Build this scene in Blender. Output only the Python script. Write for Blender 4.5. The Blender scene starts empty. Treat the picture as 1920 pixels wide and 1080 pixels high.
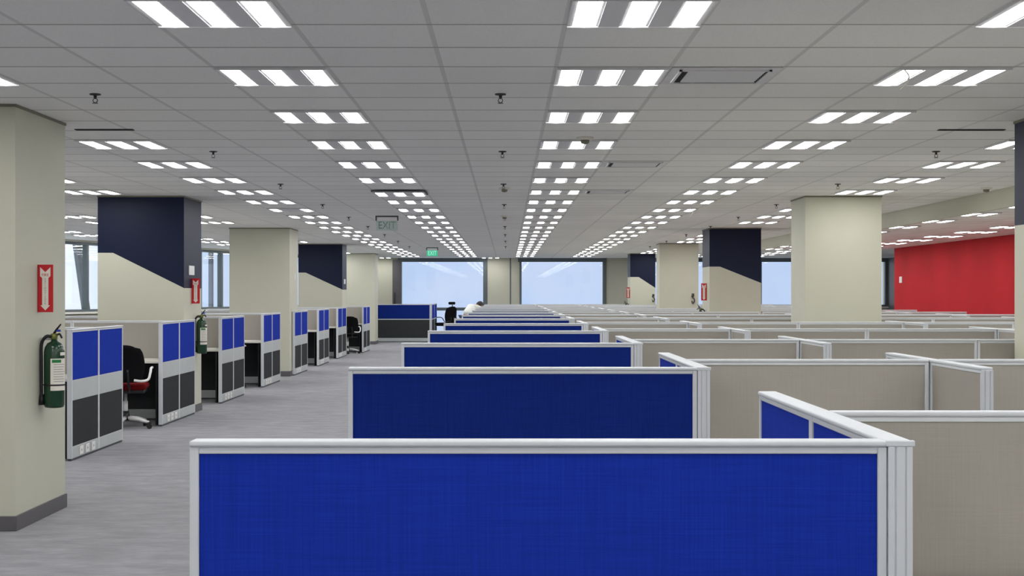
import bpy, bmesh, math, random
from mathutils import Vector, Matrix
random.seed(7)
S = bpy.context.scene
C = S.collection
# ------------------------------------------------------------------ camera
HC = 1.485          # eye height
F = 2740.0          # focal length in pixels of the 1920 frame
cam = bpy.data.cameras.new('camera'); camo = bpy.data.objects.new('camera', cam); C.objects.link(camo)
camo.location = (0, 0, HC); camo.rotation_euler = (math.pi/2, 0, 0)
cam.sensor_width = 36.0; cam.lens = F/1920*36.0
cam.shift_x = 9/1920; cam.shift_y = 11/1920
cam.clip_start = 0.05; cam.clip_end = 500
S.camera = camo
# ------------------------------------------------------------------ view
S.view_settings.view_transform = 'Standard'; S.view_settings.look = 'None'
S.view_settings.exposure = 0.0; S.view_settings.gamma = 1.0
S.view_settings.use_curve_mapping = False
S.cycles.use_denoising = True
S.cycles.max_bounces = 8; S.cycles.diffuse_bounces = 5; S.cycles.glossy_bounces = 3
S.cycles.transparent_max_bounces = 8
S.cycles.sample_clamp_indirect = 6
# ------------------------------------------------------------------ sky (overcast daylight outside the windows)
W = bpy.data.worlds.new('sky'); S.world = W; W.use_nodes = True
nt = W.node_tree; nt.nodes.clear()
tc = nt.nodes.new('ShaderNodeTexCoord'); sx = nt.nodes.new('ShaderNodeSeparateXYZ')
mr = nt.nodes.new('ShaderNodeMapRange'); mr.inputs[1].default_value = -0.16; mr.inputs[2].default_value = -0.30
cr = nt.nodes.new('ShaderNodeMix'); cr.data_type = 'RGBA'
cr.inputs[6].default_value = (0.60, 0.725, 0.97, 1); cr.inputs[7].default_value = (1.05, 1.12, 1.2, 1)
nz = nt.nodes.new('ShaderNodeTexNoise'); nz.inputs['Scale'].default_value = 16; nz.inputs['Detail'].default_value = 3
mx = nt.nodes.new('ShaderNodeMix'); mx.data_type = 'RGBA'; mx.blend_type = 'MULTIPLY'; mx.inputs[0].default_value = 0.6
bg = nt.nodes.new('ShaderNodeBackground'); ow = nt.nodes.new('ShaderNodeOutputWorld')
L = nt.links.new
L(tc.outputs['Generated'], sx.inputs[0]); L(sx.outputs['X'], mr.inputs[0]); L(mr.outputs[0], cr.inputs[0])
rr = nt.nodes.new('ShaderNodeValToRGB')
rr.color_ramp.elements[0].position = 0.35; rr.color_ramp.elements[0].color = (0.72, 0.86, 1.0, 1)
rr.color_ramp.elements[1].position = 0.62; rr.color_ramp.elements[1].color = (1, 1, 1, 1)
L(tc.outputs['Generated'], nz.inputs['Vector']); L(nz.outputs[0], rr.inputs[0])
L(cr.outputs[2], mx.inputs[6]); L(rr.outputs[0], mx.inputs[7])
L(mx.outputs[2], bg.inputs[0]); bg.inputs[1].default_value = 1.0; L(bg.outputs[0], ow.inputs[0])
LAMP_POWER = 20.0
# ------------------------------------------------------------------ dimensions
CEIL = HC + 1.189          # 2.674
LOWC = HC + 1.03           # lowered ceiling on the right
PANEL_H = 1.17
BACK = 48.6
D0 = -6.0
def wall_left_x(d): return -9.56 + (d - 31.8) * (2.09/7.5)

# ------------------------------------------------------------------ materials
def srgb(r, g, b):
    f = lambda c: (c/255/12.92) if c/255 <= 0.04045 else ((c/255+0.055)/1.055)**2.4
    return (f(r), f(g), f(b), 1)
def mat(name, col, rough=0.5, metal=0.0, spec=0.5, noise=0.0, nscale=20, bump=0.0, bscale=200, coords='Object', stretch=(1,1,1), sheen=0.0):
    m = bpy.data.materials.new(name); m.use_nodes = True
    n = m.node_tree; p = n.nodes['Principled BSDF']
    p.inputs['Base Color'].default_value = col; p.inputs['Roughness'].default_value = rough
    p.inputs['Metallic'].default_value = metal; p.inputs['Specular IOR Level'].default_value = spec
    if sheen: p.inputs['Sheen Weight'].default_value = sheen
    t = n.nodes.new('ShaderNodeTexCoord'); mp = n.nodes.new('ShaderNodeMapping'); mp.inputs['Scale'].default_value = stretch
    n.links.new(t.outputs[coords], mp.inputs[0])
    if noise:
        a = n.nodes.new('ShaderNodeTexNoise'); a.inputs['Scale'].default_value = nscale; a.inputs['Detail'].default_value = 4
        n.links.new(mp.outputs[0], a.inputs['Vector'])
        r = n.nodes.new('ShaderNodeMapRange'); r.inputs[1].default_value = 0.3; r.inputs[2].default_value = 0.7
        r.inputs[3].default_value = 1-noise; r.inputs[4].default_value = 1+noise
        n.links.new(a.outputs[0], r.inputs[0])
        x = n.nodes.new('ShaderNodeVectorMath'); x.operation = 'SCALE'; x.inputs[0].default_value = col[:3]
        n.links.new(r.outputs[0], x.inputs['Scale']); n.links.new(x.outputs[0], p.inputs['Base Color'])
    if bump:
        a = n.nodes.new('ShaderNodeTexNoise'); a.inputs['Scale'].default_value = bscale; a.inputs['Detail'].default_value = 2
        n.links.new(mp.outputs[0], a.inputs['Vector'])
        b = n.nodes.new('ShaderNodeBump'); b.inputs['Strength'].default_value = bump; b.inputs['Distance'].default_value = 0.002
        n.links.new(a.outputs[0], b.inputs['Height']); n.links.new(b.outputs[0], p.inputs['Normal'])
    return m
M = {}
def weave(name, col, amt=0.12):
    """woven fabric: two crossed fine stripe noises on the base colour"""
    m = mat(name, col, rough=0.95, spec=0.08)
    n = m.node_tree; p = n.nodes['Principled BSDF']; t = n.nodes['Texture Coordinate']
    outs = []
    for st in ((260, 260, 5), (5, 5, 260)):
        mp = n.nodes.new('ShaderNodeMapping'); mp.inputs['Scale'].default_value = st
        a = n.nodes.new('ShaderNodeTexNoise'); a.inputs['Scale'].default_value = 1.0; a.inputs['Detail'].default_value = 3
        n.links.new(t.outputs['Object'], mp.inputs[0]); n.links.new(mp.outputs[0], a.inputs['Vector']); outs.append(a.outputs[0])
    ad = n.nodes.new('ShaderNodeMath'); ad.operation = 'ADD'
    n.links.new(outs[0], ad.inputs[0]); n.links.new(outs[1], ad.inputs[1])
    r = n.nodes.new('ShaderNodeMapRange'); r.inputs[1].default_value = 0.7; r.inputs[2].default_value = 1.3
    r.inputs[3].default_value = 1-amt; r.inputs[4].default_value = 1+amt
    n.links.new(ad.outputs[0], r.inputs[0])
    x = n.nodes.new('ShaderNodeVectorMath'); x.operation = 'SCALE'; x.inputs[0].default_value = col[:3]
    n.links.new(r.outputs[0], x.inputs['Scale']); n.links.new(x.outputs[0], p.inputs['Base Color'])
    b = n.nodes.new('ShaderNodeBump'); b.inputs['Strength'].default_value = 0.15; b.inputs['Distance'].default_value = 0.001
    n.links.new(ad.outputs[0], b.inputs['Height']); n.links.new(b.outputs[0], p.inputs['Normal'])
    return m
M['blue'] = weave('blue woven fabric', (0.0070, 0.0235, 0.195, 1), 0.14)
M['blue_bright'] = weave('brighter blue woven fabric', (0.0100, 0.0345, 0.355, 1), 0.14)
M['beige'] = weave('beige fabric', srgb(160, 156, 149), 0.04)
M['charcoal'] = weave('charcoal fabric', srgb(58, 60, 62), 0.10)
M['alu'] = mat('silver painted aluminium', srgb(208, 212, 217), rough=0.5, metal=0.0, spec=0.3, noise=0.02, nscale=8)
M['alu_grey'] = mat('grey painted aluminium', srgb(184, 189, 190), rough=0.55, spec=0.25, noise=0.03, nscale=8)
M['alu_dark'] = mat('dark grey metal and gap shade', srgb(70, 74, 78), rough=0.6)  # dark grey of brackets, kicks and socket slots; also colours the gap shade strips
M['socket'] = mat('white socket plastic', srgb(235, 235, 232), rough=0.4, bump=0.02)
M['paint'] = mat('pillar paint', srgb(200, 200, 183), rough=0.55, spec=0.3, noise=0.015, nscale=3, bump=0.05, bscale=300)
M['navy'] = mat('navy paint', (0.0060, 0.0105, 0.036, 1), rough=0.5, spec=0.22, noise=0.06, nscale=2, bump=0.04, bscale=300)
M['wall'] = mat('wall paint', srgb(200, 199, 182), rough=0.6, spec=0.3, noise=0.02, nscale=2)
M['red'] = mat('red wall paint', srgb(184, 36, 44), rough=0.7, spec=0.1, noise=0.05, nscale=1.5, stretch=(1, 1, .4))
M['skirt'] = mat('dark grey vinyl', srgb(92, 90, 94), rough=0.5, noise=0.03, nscale=30)
M['trim_olive'] = mat('olive grey trim', srgb(130, 127, 112), rough=0.6, noise=0.02)
M['laminate'] = mat('white laminate', srgb(226, 224, 214), rough=0.4, noise=0.01)
M['white'] = mat('white plastic', srgb(232, 232, 230), rough=0.35, noise=0.01)
M['black'] = mat('black plastic', srgb(20, 21, 24), rough=0.45, noise=0.08)
M['mesh'] = mat('black mesh fabric', srgb(15, 15, 18), rough=0.95, spec=0.15, noise=0.25, nscale=160, bump=0.3, bscale=400)
M['redseat'] = mat('red seat fabric', srgb(104, 16, 20), rough=0.95, spec=0.1, noise=0.15, nscale=90, bump=0.2)
M['frame_dark'] = mat('dark window aluminium', srgb(96, 106, 110), rough=0.45, metal=0.2, noise=0.03)
M['frame_grey'] = mat('grey facade steel', srgb(122, 130, 138), rough=0.5, metal=0.1, noise=0.05, nscale=5)
M['green'] = mat('green enamel', (0.003, 0.040, 0.016, 1), rough=0.2, spec=0.6, noise=0.03)
M['signred'] = mat('red sign plastic', srgb(196, 18, 34), rough=0.35, noise=0.02)
M['signwhite'] = mat('white sign print', srgb(232, 228, 218), rough=0.4, noise=0.02)
M['brass'] = mat('brass valve', srgb(120, 125, 60), rough=0.35, metal=0.4, noise=0.05)
M['bluepin'] = mat('blue plastic tag', srgb(40, 60, 170), rough=0.4, noise=0.05)
M['dark_metal'] = mat('dark bronze metal', srgb(70, 66, 62), rough=0.4, metal=0.5, noise=0.05)
M['skin'] = mat('skin', srgb(150, 105, 80), rough=0.6, noise=0.04, nscale=12)
M['shirt'] = mat('white cotton', srgb(236, 240, 234), rough=0.9, noise=0.03, nscale=14, bump=0.2, bscale=60)
M['trousers'] = mat('dark blue denim', srgb(44, 56, 78), rough=0.9, noise=0.12, nscale=60)
M['hair'] = mat('black hair', srgb(20, 22, 28), rough=0.6, noise=0.3, nscale=80, bump=0.3)
M['housing'] = mat('light housing enamel', srgb(228, 228, 230), rough=0.5, spec=0.2, noise=0.01)
M['cable'] = mat('white cable', srgb(230, 230, 222), rough=0.5, noise=0.01)
M['void'] = mat('dark plenum', srgb(30, 30, 32), rough=0.9, noise=0.05)

def emission(name, col, s):
    m = bpy.data.materials.new(name); m.use_nodes = True; n = m.node_tree; n.nodes.clear()
    e = n.nodes.new('ShaderNodeEmission'); o = n.nodes.new('ShaderNodeOutputMaterial')
    e.inputs[0].default_value = col; e.inputs[1].default_value = s
    n.links.new(e.outputs[0], o.inputs[0]); return m
M['lamp'] = emission('fluorescent lamp', (1.0, 0.985, 0.97, 1), LAMP_POWER)
M['exit_lit'] = emission('lit green sign', (0.08, 0.62, 0.36, 1), 0.8)
M['exit_mark'] = emission('lit white mark', (0.45, 1.0, 0.8, 1), 0.95)

def glass_mat(name, tint=(1, 1, 1, 1), ior=1.5, extra=0.0):
    m = bpy.data.materials.new(name); m.use_nodes = True; n = m.node_tree; n.nodes.clear()
    t = n.nodes.new('ShaderNodeBsdfTransparent'); t.inputs[0].default_value = tint
    g = n.nodes.new('ShaderNodeBsdfGlossy'); g.inputs['Roughness'].default_value = 0.02
    f = n.nodes.new('ShaderNodeFresnel'); f.inputs[0].default_value = ior
    x = n.nodes.new('ShaderNodeMixShader'); o = n.nodes.new('ShaderNodeOutputMaterial')
    ge = n.nodes.new('ShaderNodeNewGeometry'); iv = n.nodes.new('ShaderNodeMath'); iv.operation = 'SUBTRACT'; iv.inputs[0].default_value = 1
    n.links.new(ge.outputs['Backfacing'], iv.inputs[1]); mu = n.nodes.new('ShaderNodeMath'); mu.operation = 'MULTIPLY'
    n.links.new(f.outputs[0], mu.inputs[0]); n.links.new(iv.outputs[0], mu.inputs[1])
    n.links.new(mu.outputs[0], x.inputs[0]); n.links.new(t.outputs[0], x.inputs[1]); n.links.new(g.outputs[0], x.inputs[2])
    n.links.new(x.outputs[0], o.inputs[0]); return m
M['glass'] = glass_mat('window glass', ior=1.68)
M['acrylic'] = glass_mat('green tinted acrylic', (0.88, 0.95, 0.92, 1))
M['acrylic_mark'] = mat('unlit green print', srgb(124, 150, 137), rough=0.4)

# ceiling: mineral tiles on a 0.6 m grid
def ceiling_mat():
    m = mat('ceiling tiles', srgb(205, 205, 204), rough=0.85, spec=0.2)
    n = m.node_tree; p = n.nodes['Principled BSDF']; t = n.nodes['Texture Coordinate']
    s = n.nodes.new('ShaderNodeSeparateXYZ'); n.links.new(t.outputs['Object'], s.inputs[0])
    def line(sock, off, width):
        a = n.nodes.new('ShaderNodeMath'); a.operation = 'SUBTRACT'; a.inputs[1].default_value = off - 30*0.6
        n.links.new(sock, a.inputs[0])
        b = n.nodes.new('ShaderNodeMath'); b.operation = 'MODULO'; b.inputs[1].default_value = 0.6; n.links.new(a.outputs[0], b.inputs[0])
        c = n.nodes.new('ShaderNodeMath'); c.operation = 'SUBTRACT'; c.inputs[1].default_value = 0.3; n.links.new(b.outputs[0], c.inputs[0])
        d = n.nodes.new('ShaderNodeMath'); d.operation = 'ABSOLUTE'; n.links.new(c.outputs[0], d.inputs[0])
        e = n.nodes.new('ShaderNodeMath'); e.operation = 'GREATER_THAN'; e.inputs[1].default_value = 0.3 - width/2; n.links.new(d.outputs[0], e.inputs[0])
        return e.outputs[0]
    lx = line(s.outputs['X'], 0.256, 0.024); ly = line(s.outputs['Y'], 6.15-0.3, 0.022)
    # tile to tile tone
    fl = []
    for sock, off in ((s.outputs['X'], 0.256), (s.outputs['Y'], 5.85)):
        a = n.nodes.new('ShaderNodeMath'); a.operation = 'SUBTRACT'; a.inputs[1].default_value = off; n.links.new(sock, a.inputs[0])
        b = n.nodes.new('ShaderNodeMath'); b.operation = 'DIVIDE'; b.inputs[1].default_value = 0.6; n.links.new(a.outputs[0], b.inputs[0])
        c = n.nodes.new('ShaderNodeMath'); c.operation = 'FLOOR'; n.links.new(b.outputs[0], c.inputs[0]); fl.append(c.outputs[0])
    cb = n.nodes.new('ShaderNodeCombineXYZ'); n.links.new(fl[0], cb.inputs[0]); n.links.new(fl[1], cb.inputs[1])
    wn = n.nodes.new('ShaderNodeTexWhiteNoise'); n.links.new(cb.outputs[0], wn.inputs[0])
    fine = n.nodes.new('ShaderNodeTexNoise'); fine.inputs['Scale'].default_value = 70; fine.inputs['Detail'].default_value = 3
    n.links.new(t.outputs['Object'], fine.inputs['Vector'])
    r1 = n.nodes.new('ShaderNodeMapRange'); r1.inputs[3].default_value = 0.965; r1.inputs[4].default_value = 1.02; n.links.new(wn.outputs[0], r1.inputs[0])
    r2 = n.nodes.new('ShaderNodeMapRange'); r2.inputs[1].default_value = .3; r2.inputs[2].default_value = .7; r2.inputs[3].default_value = 0.96; r2.inputs[4].default_value = 1.03; n.links.new(fine.outputs[0], r2.inputs[0])
    mu = n.nodes.new('ShaderNodeMath'); mu.operation = 'MULTIPLY'; n.links.new(r1.outputs[0], mu.inputs[0]); n.links.new(r2.outputs[0], mu.inputs[1])
    sc = n.nodes.new('ShaderNodeVectorMath'); sc.operation = 'SCALE'; sc.inputs[0].default_value = srgb(246, 246, 243)[:3]; n.links.new(mu.outputs[0], sc.inputs['Scale'])
    m1 = n.nodes.new('ShaderNodeMix'); m1.data_type = 'RGBA'; m1.inputs[7].default_value = srgb(222, 222, 219)
    n.links.new(lx, m1.inputs[0]); n.links.new(sc.outputs[0], m1.inputs[6])
    m2 = n.nodes.new('ShaderNodeMix'); m2.data_type = 'RGBA'; m2.inputs[7].default_value = srgb(172, 172, 168)
    n.links.new(ly, m2.inputs[0]); n.links.new(m1.outputs[2], m2.inputs[6]); n.links.new(m2.outputs[2], p.inputs['Base Color'])
    return m
M['ceiling'] = ceiling_mat()

def carpet_mat():
    m = mat('grey streaked carpet', srgb(150, 150, 154), rough=0.95, spec=0.1, sheen=0.1)
    n = m.node_tree; p = n.nodes['Principled BSDF']; t = n.nodes['Texture Coordinate']
    def nz(scale, det, dist=0.0):
        mp = n.nodes.new('ShaderNodeMapping'); mp.inputs['Scale'].default_value = scale
        a = n.nodes.new('ShaderNodeTexNoise'); a.inputs['Scale'].default_value = 1; a.inputs['Detail'].default_value = det
        n.links.new(t.outputs['Object'], mp.inputs[0]); n.links.new(mp.outputs[0], a.inputs['Vector']); return a.outputs[0]
    a = nz((3.2, 6.5, 1), 5); b = nz((11, 42, 1), 4); c = nz((420, 420, 1), 1)
    def rng(s, lo, hi, a0=.3, a1=.7):
        r = n.nodes.new('ShaderNodeMapRange'); r.inputs[1].default_value = a0; r.inputs[2].default_value = a1; r.inputs[3].default_value = lo; r.inputs[4].default_value = hi
        n.links.new(s, r.inputs[0]); return r.outputs[0]
    v = rng(a, .80, 1.12)
    for q in (rng(b, .88, 1.10), rng(c, .85, 1.15)):
        mu = n.nodes.new('ShaderNodeMath'); mu.operation = 'MULTIPLY'; n.links.new(v, mu.inputs[0]); n.links.new(q, mu.inputs[1]); v = mu.outputs[0]
    sc = n.nodes.new('ShaderNodeVectorMath'); sc.operation = 'SCALE'; sc.inputs[0].default_value = srgb(143, 143, 148)[:3]
    n.links.new(v, sc.inputs['Scale']); n.links.new(sc.outputs[0], p.inputs['Base Color'])
    bp = n.nodes.new('ShaderNodeBump'); bp.inputs['Strength'].default_value = .3; bp.inputs['Distance'].default_value = .003
    n.links.new(c, bp.inputs['Height']); n.links.new(bp.outputs[0], p.inputs['Normal'])
    return m
M['carpet'] = carpet_mat()

# ------------------------------------------------------------------ mesh helpers
def box(bm, x0, x1, y0, y1, z0, z1, c=0.0, mi=0, seg=1):
    r = bmesh.ops.create_cube(bm, size=1.0)
    vs = r['verts']
    for v in vs:
        v.co = Vector(((x0+x1)/2 + v.co.x*(x1-x0), (y0+y1)/2 + v.co.y*(y1-y0), (z0+z1)/2 + v.co.z*(z1-z0)))
    fs = set(f for v in vs for f in v.link_faces)
    for f in fs: f.material_index = mi
    if c > 0:
        es = list(set(e for v in vs for e in v.link_edges))
        r = bmesh.ops.bevel(bm, geom=es, offset=c, segments=seg, affect='EDGES', profile=0.5)
        for f in r['faces']: f.material_index = mi
def lathe(bm, prof, n=24, cx=0, cy=0, a0=0, a1=2*math.pi, mi=0, smooth=True):
    full = abs(a1-a0-2*math.pi) < 1e-6
    k = n if full else n+1
    rings = []
    for r, z in prof:
        rings.append([bm.verts.new((cx+r*math.cos(a0+(a1-a0)*i/n), cy+r*math.sin(a0+(a1-a0)*i/n), z)) for i in range(k)])
    for a, b in zip(rings, rings[1:]):
        for i in range(n):
            j = (i+1) % k
            f = bm.faces.new((a[i], a[j], b[j], b[i])); f.smooth = smooth; f.material_index = mi
    if full:
        for ring, rev in ((rings[0], True), (rings[-1], False)):
            try:
                f = bm.faces.new(list(reversed(ring)) if rev else ring); f.material_index = mi
            except ValueError: pass
def tube(bm, pts, r, n=8, mi=0):
    pts = [Vector(p) for p in pts]
    rs = r if isinstance(r, (list, tuple)) else [r]*len(pts)
    prev = None; up = Vector((0, 0, 1)); rings = []
    for i, p in enumerate(pts):
        t = (pts[min(i+1, len(pts)-1)] - pts[max(i-1, 0)]).normalized()
        if prev is None:
            a = up if abs(t.dot(up)) < .9 else Vector((1, 0, 0)); nrm = t.cross(a).normalized()
        else:
            nrm = (prev - t*prev.dot(t)).normalized()
        prev = nrm; b = t.cross(nrm)
        rings.append([bm.verts.new(p + (nrm*math.cos(2*math.pi*k/n) + b*math.sin(2*math.pi*k/n))*rs[i]) for k in range(n)])
    for a, b in zip(rings, rings[1:]):
        for k in range(n):
            f = bm.faces.new((a[k], a[(k+1) % n], b[(k+1) % n], b[k])); f.smooth = True; f.material_index = mi
    f = bm.faces.new(list(reversed(rings[0]))); f.material_index = mi
    f = bm.faces.new(rings[-1]); f.material_index = mi
def arc(pts, n=6):
    """smooth a polyline (Catmull-Rom)"""
    P = [Vector(p) for p in pts]; P = [P[0]*2-P[1]] + P + [P[-1]*2-P[-2]]; out = []
    for i in range(1, len(P)-2):
        for k in range(n):
            t = k/n
            out.append(0.5*((2*P[i]) + (-P[i-1]+P[i+1])*t + (2*P[i-1]-5*P[i]+4*P[i+1]-P[i+2])*t*t + (-P[i-1]+3*P[i]-3*P[i+1]+P[i+2])*t**3))
    out.append(P[-2]); return out
def text_obj(cu, parent):
    t = bpy.data.objects.new('lettering', cu); C.objects.link(t); bpy.context.view_layer.update()
    me = bpy.data.meshes.new_from_object(t.evaluated_get(bpy.context.evaluated_depsgraph_get()))
    bpy.data.objects.remove(t); o = bpy.data.objects.new('lettering', me); C.objects.link(o); o.parent = parent; return o
def mesh_of(bm, name, mats):
    bmesh.ops.recalc_face_normals(bm, faces=bm.faces)
    me = bpy.data.meshes.new(name); bm.to_mesh(me); bm.free()
    for m in (mats if isinstance(mats, (list, tuple)) else [mats]): me.materials.append(M[m])
    return me
def link(name, me, parent=None, loc=(0, 0, 0), rot=(0, 0, 0)):
    o = bpy.data.objects.new(name, me); C.objects.link(o); o.location = loc; o.rotation_euler = rot
    if parent: o.parent = parent
    return o
def part(name, bm, mats, parent, loc=(0, 0, 0), rot=(0, 0, 0)): return link(name, mesh_of(bm, name, mats), parent, loc, rot)
def tag(o, label, cat, group=None, kind=None):
    o['label'] = label; o['category'] = cat
    if group: o['group'] = group
    if kind: o['kind'] = kind
    return o
def thing(name, label, cat, loc=(0, 0, 0), rz=0, group=None):
    o = bpy.data.objects.new(name, None); C.objects.link(o); o.empty_display_size = 0.1
    o.location = loc; o.rotation_euler = (0, 0, rz)
    return tag(o, label, cat, group)
def struct(name, bm, mats, parent=None, label=None):
    o = part(name, bm, mats, parent)
    if not parent: o['kind'] = 'structure'
    if label: o['label'] = label
    return o
def dup(root, loc, label, rz=None, group=None):
    r = root.copy(); C.objects.link(r); r.location = loc
    if rz is not None: r.rotation_euler = (0, 0, rz)
    r['label'] = label
    if group: r['group'] = group
    for ch in root.children:
        c = ch.copy(); C.objects.link(c); c.parent = r
        for g in ch.children:
            d = g.copy(); C.objects.link(d); d.parent = c
    return r
ORD = ['', 'first', 'second', 'third', 'fourth', 'fifth', 'sixth', 'seventh', 'eighth', 'ninth', 'tenth', 'eleventh', 'twelfth', 'thirteenth',
       'fourteenth', 'fifteenth', 'sixteenth', 'seventeenth', 'eighteenth', 'nineteenth', 'twentieth', 'twenty-first', 'twenty-second',
       'twenty-third', 'twenty-fourth', 'twenty-fifth', 'twenty-sixth', 'twenty-seventh']

# ------------------------------------------------------------------ room shell
SEGS = dict(xr=8.77, xrr=12.65, dred0=20.0, dred1=33.1)
def poly(bm, pts, mi=0):
    f = bm.faces.new([bm.verts.new(p) for p in pts]); f.material_index = mi; return f
# floor (one slab)
bm = bmesh.new()
fp = [(wall_left_x(D0)-.4, D0), (13.2, D0), (13.2, BACK+.3), (wall_left_x(BACK)-.4, BACK+.3)]
low = [bm.verts.new((x, y, -.15)) for x, y in fp]; up = [bm.verts.new((x, y, 0)) for x, y in fp]
bm.faces.new(up); bm.faces.new(low[::-1])
for i in range(4): bm.faces.new((low[i], low[(i+1) % 4], up[(i+1) % 4], up[i]))
struct('floor', bm, 'carpet')
# ceiling: main at CEIL, lowered bay on the right between x 5.59 and 8.9, d D0..34
bm = bmesh.new()
SO = 5.59
def slab(bm, pts, z0, z1, mi=0):
    a = [bm.verts.new((x, y, z0)) for x, y in pts]; b = [bm.verts.new((x, y, z1)) for x, y in pts]
    bm.faces.new(a[::-1]).material_index = mi; bm.faces.new(b).material_index = mi
    for i in range(len(pts)):
        j = (i+1) % len(pts); bm.faces.new((a[i], a[j], b[j], b[i])).material_index = mi
slab(bm, [(wall_left_x(D0)-.4, D0), (SO, D0), (SO, 34.0), (13.2, 34.0), (13.2, BACK+.3), (wall_left_x(BACK)-.4, BACK+.3)], CEIL, CEIL+.12)
slab(bm, [(SO+.06, D0), (9.0, D0), (9.0, 34.0), (SO+.06, 34.0)], LOWC, LOWC+.12)
struct('ceiling', bm, 'ceiling')
bm = bmesh.new()
box(bm, SO, SO+.06, D0, 34.06, HC+.97, CEIL)
box(bm, SO+.06, 13.0, 34.0, 34.06, LOWC-.0, CEIL)
struct('trim_1', bm, 'paint', label='beige soffit edge where the ceiling steps down')

# left facade: slanted wall with a ribbon of windows; local x runs along the wall
dirv = Vector((2.09, 7.5, 0)).normalized(); ang = math.atan2(dirv.y, dirv.x)
org = Vector((wall_left_x(D0), D0, 0)); LEN = (Vector((wall_left_x(BACK), BACK, 0)) - org).length
def s_at(px):
    """distance along the left facade seen at image column px"""
    k = (px-951)/F
    # X = wall_left_x(d) = k*d
    a = 2.09/7.5; d = (-9.56 - a*31.8)/(k - a)
    return (d - D0)/dirv.y, d
ZT, ZB = HC+1.09, HC-.345
bm = bmesh.new()
S0, S1 = 8.0, LEN-4.0       # window ribbon extent
box(bm, 0, LEN, 0, .25, 0, ZB-.06); box(bm, 0, LEN, 0, .25, ZT+.06, CEIL)
box(bm, 0, S0, 0, .25, ZB-.06, ZT+.06); box(bm, S1, LEN, 0, .25, ZB-.06, ZT+.06)
wl = struct('wall_left', bm, 'wall'); wl.location = org; wl.rotation_euler = (0, 0, ang)
muls = sorted([s_at(169)[0], s_at(381)[0], s_at(420.5)[0]])
wide = s_at(403)[0]
step = 2.9
extra = [muls[0]-step*i for i in range(1, 9) if muls[0]-step*i > S0+.4] + [muls[0]+3.0]
edges = sorted([S0] + extra + muls + [S1])
for i, (a, b) in enumerate(zip(edges, edges[1:])):
    w = bpy.data.objects.new('window_%d' % (i+10), None); C.objects.link(w); w['kind'] = 'structure'
    w.location = org; w.rotation_euler = (0, 0, ang)
    bm = bmesh.new(); t = .05
    box(bm, a, b, .06, .18, ZT, ZT+.06); box(bm, a, b, .0, .2, ZB-.06, ZB)
    box(bm, a, a+t, .06, .18, ZB, ZT); box(bm, b-t, b, .06, .18, ZB, ZT)
    part('window_frame', bm, 'frame_dark', w)
    bm = bmesh.new(); box(bm, a+t, b-t, .11, .12, ZB, ZT); part('pane', bm, 'glass', w)
    bm = bmesh.new(); box(bm, a, b, -.16, 0, ZB-.10, ZB-.055, .008); box(bm, a, b, -.06, 0, ZB-.20, ZB-.12, .006); part('window_sill', bm, 'laminate', w)
# steel braces outside the left glass
def brace(px0, px1, wdt, sh, label, out=.35):
    s0, s1 = s_at(px0)[0]+sh, s_at(px1)[0]+sh
    bm = bmesh.new()
    p = [(s0, ZT+.5), (s0+wdt, ZT+.5), (s1+wdt, ZB-.6), (s1, ZB-.6)]
    a = [bm.verts.new((x, out, z)) for x, z in p]; b = [bm.verts.new((x, out+.1, z)) for x, z in p]
    bm.faces.new(a); bm.faces.new(b[::-1])
    for i in range(4): bm.faces.new((a[i], b[i], b[(i+1) % 4], a[(i+1) % 4]))
    o = part('facade_brace', bm, 'frame_grey', None); o.location = org; o.rotation_euler = (0, 0, ang)
    tag(o, label, 'beam')
brace(138, 168, .20, .55, 'leaning grey steel brace outside the window left of the first navy pillar')
brace(397, 397, .10, .69, 'upright grey steel post outside the window between navy and beige pillar')

# back wall with windows
bm = bmesh.new()
WIN = [(-3.51, -.80, .06), (.48, 3.18, HC-.36), (4.47, 7.17, HC-.36), (8.46, 11.16, HC-.36), (11.75, 12.56, HC-.36)]
WT = HC + 61*BACK/F
xs = [wall_left_x(BACK)-.3]
for x0, x1, z0 in WIN:
    box(bm, xs[-1], x0, BACK, BACK+.3, 0, CEIL); xs.append(x1)
    box(bm, x0, x1, BACK, BACK+.3, WT, CEIL); box(bm, x0, x1, BACK, BACK+.3, 0, z0)
box(bm, xs[-1], 13.2, BACK, BACK+.3, 0, CEIL)
struct('wall_back', bm, 'paint')
for i, (x0, x1, z0) in enumerate(WIN):
    w = bpy.data.objects.new('window_%d' % (i+1), None); C.objects.link(w); w['kind'] = 'structure'
    bm = bmesh.new(); t = .07
    box(bm, x0-.12, x1+.12, BACK-.05, BACK+.06, WT-.02, WT+.12)
    box(bm, x0-t, x0, BACK-.05, BACK+.06, z0, WT); box(bm, x1, x1+t*1.6, BACK-.05, BACK+.06, z0, WT)
    box(bm, x0-t, x1+t, BACK-.05, BACK+.06, max(0, z0-.06), z0)
    if i == 0: box(bm, x0, x1, BACK-.03, BACK+.06, .93, 1.03)
    part('window_frame', bm, 'frame_dark', w)
    bm = bmesh.new(); box(bm, x0, x1, BACK+.02, BACK+.03, z0, WT); part('pane', bm, 'glass', w)
    if i > 0:
        bm = bmesh.new(); box(bm, x0-.1, x1+.1, BACK-.16, BACK-.05, z0-.12, z0-.06, .01); part('window_sill', bm, 'laminate', w)
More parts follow.
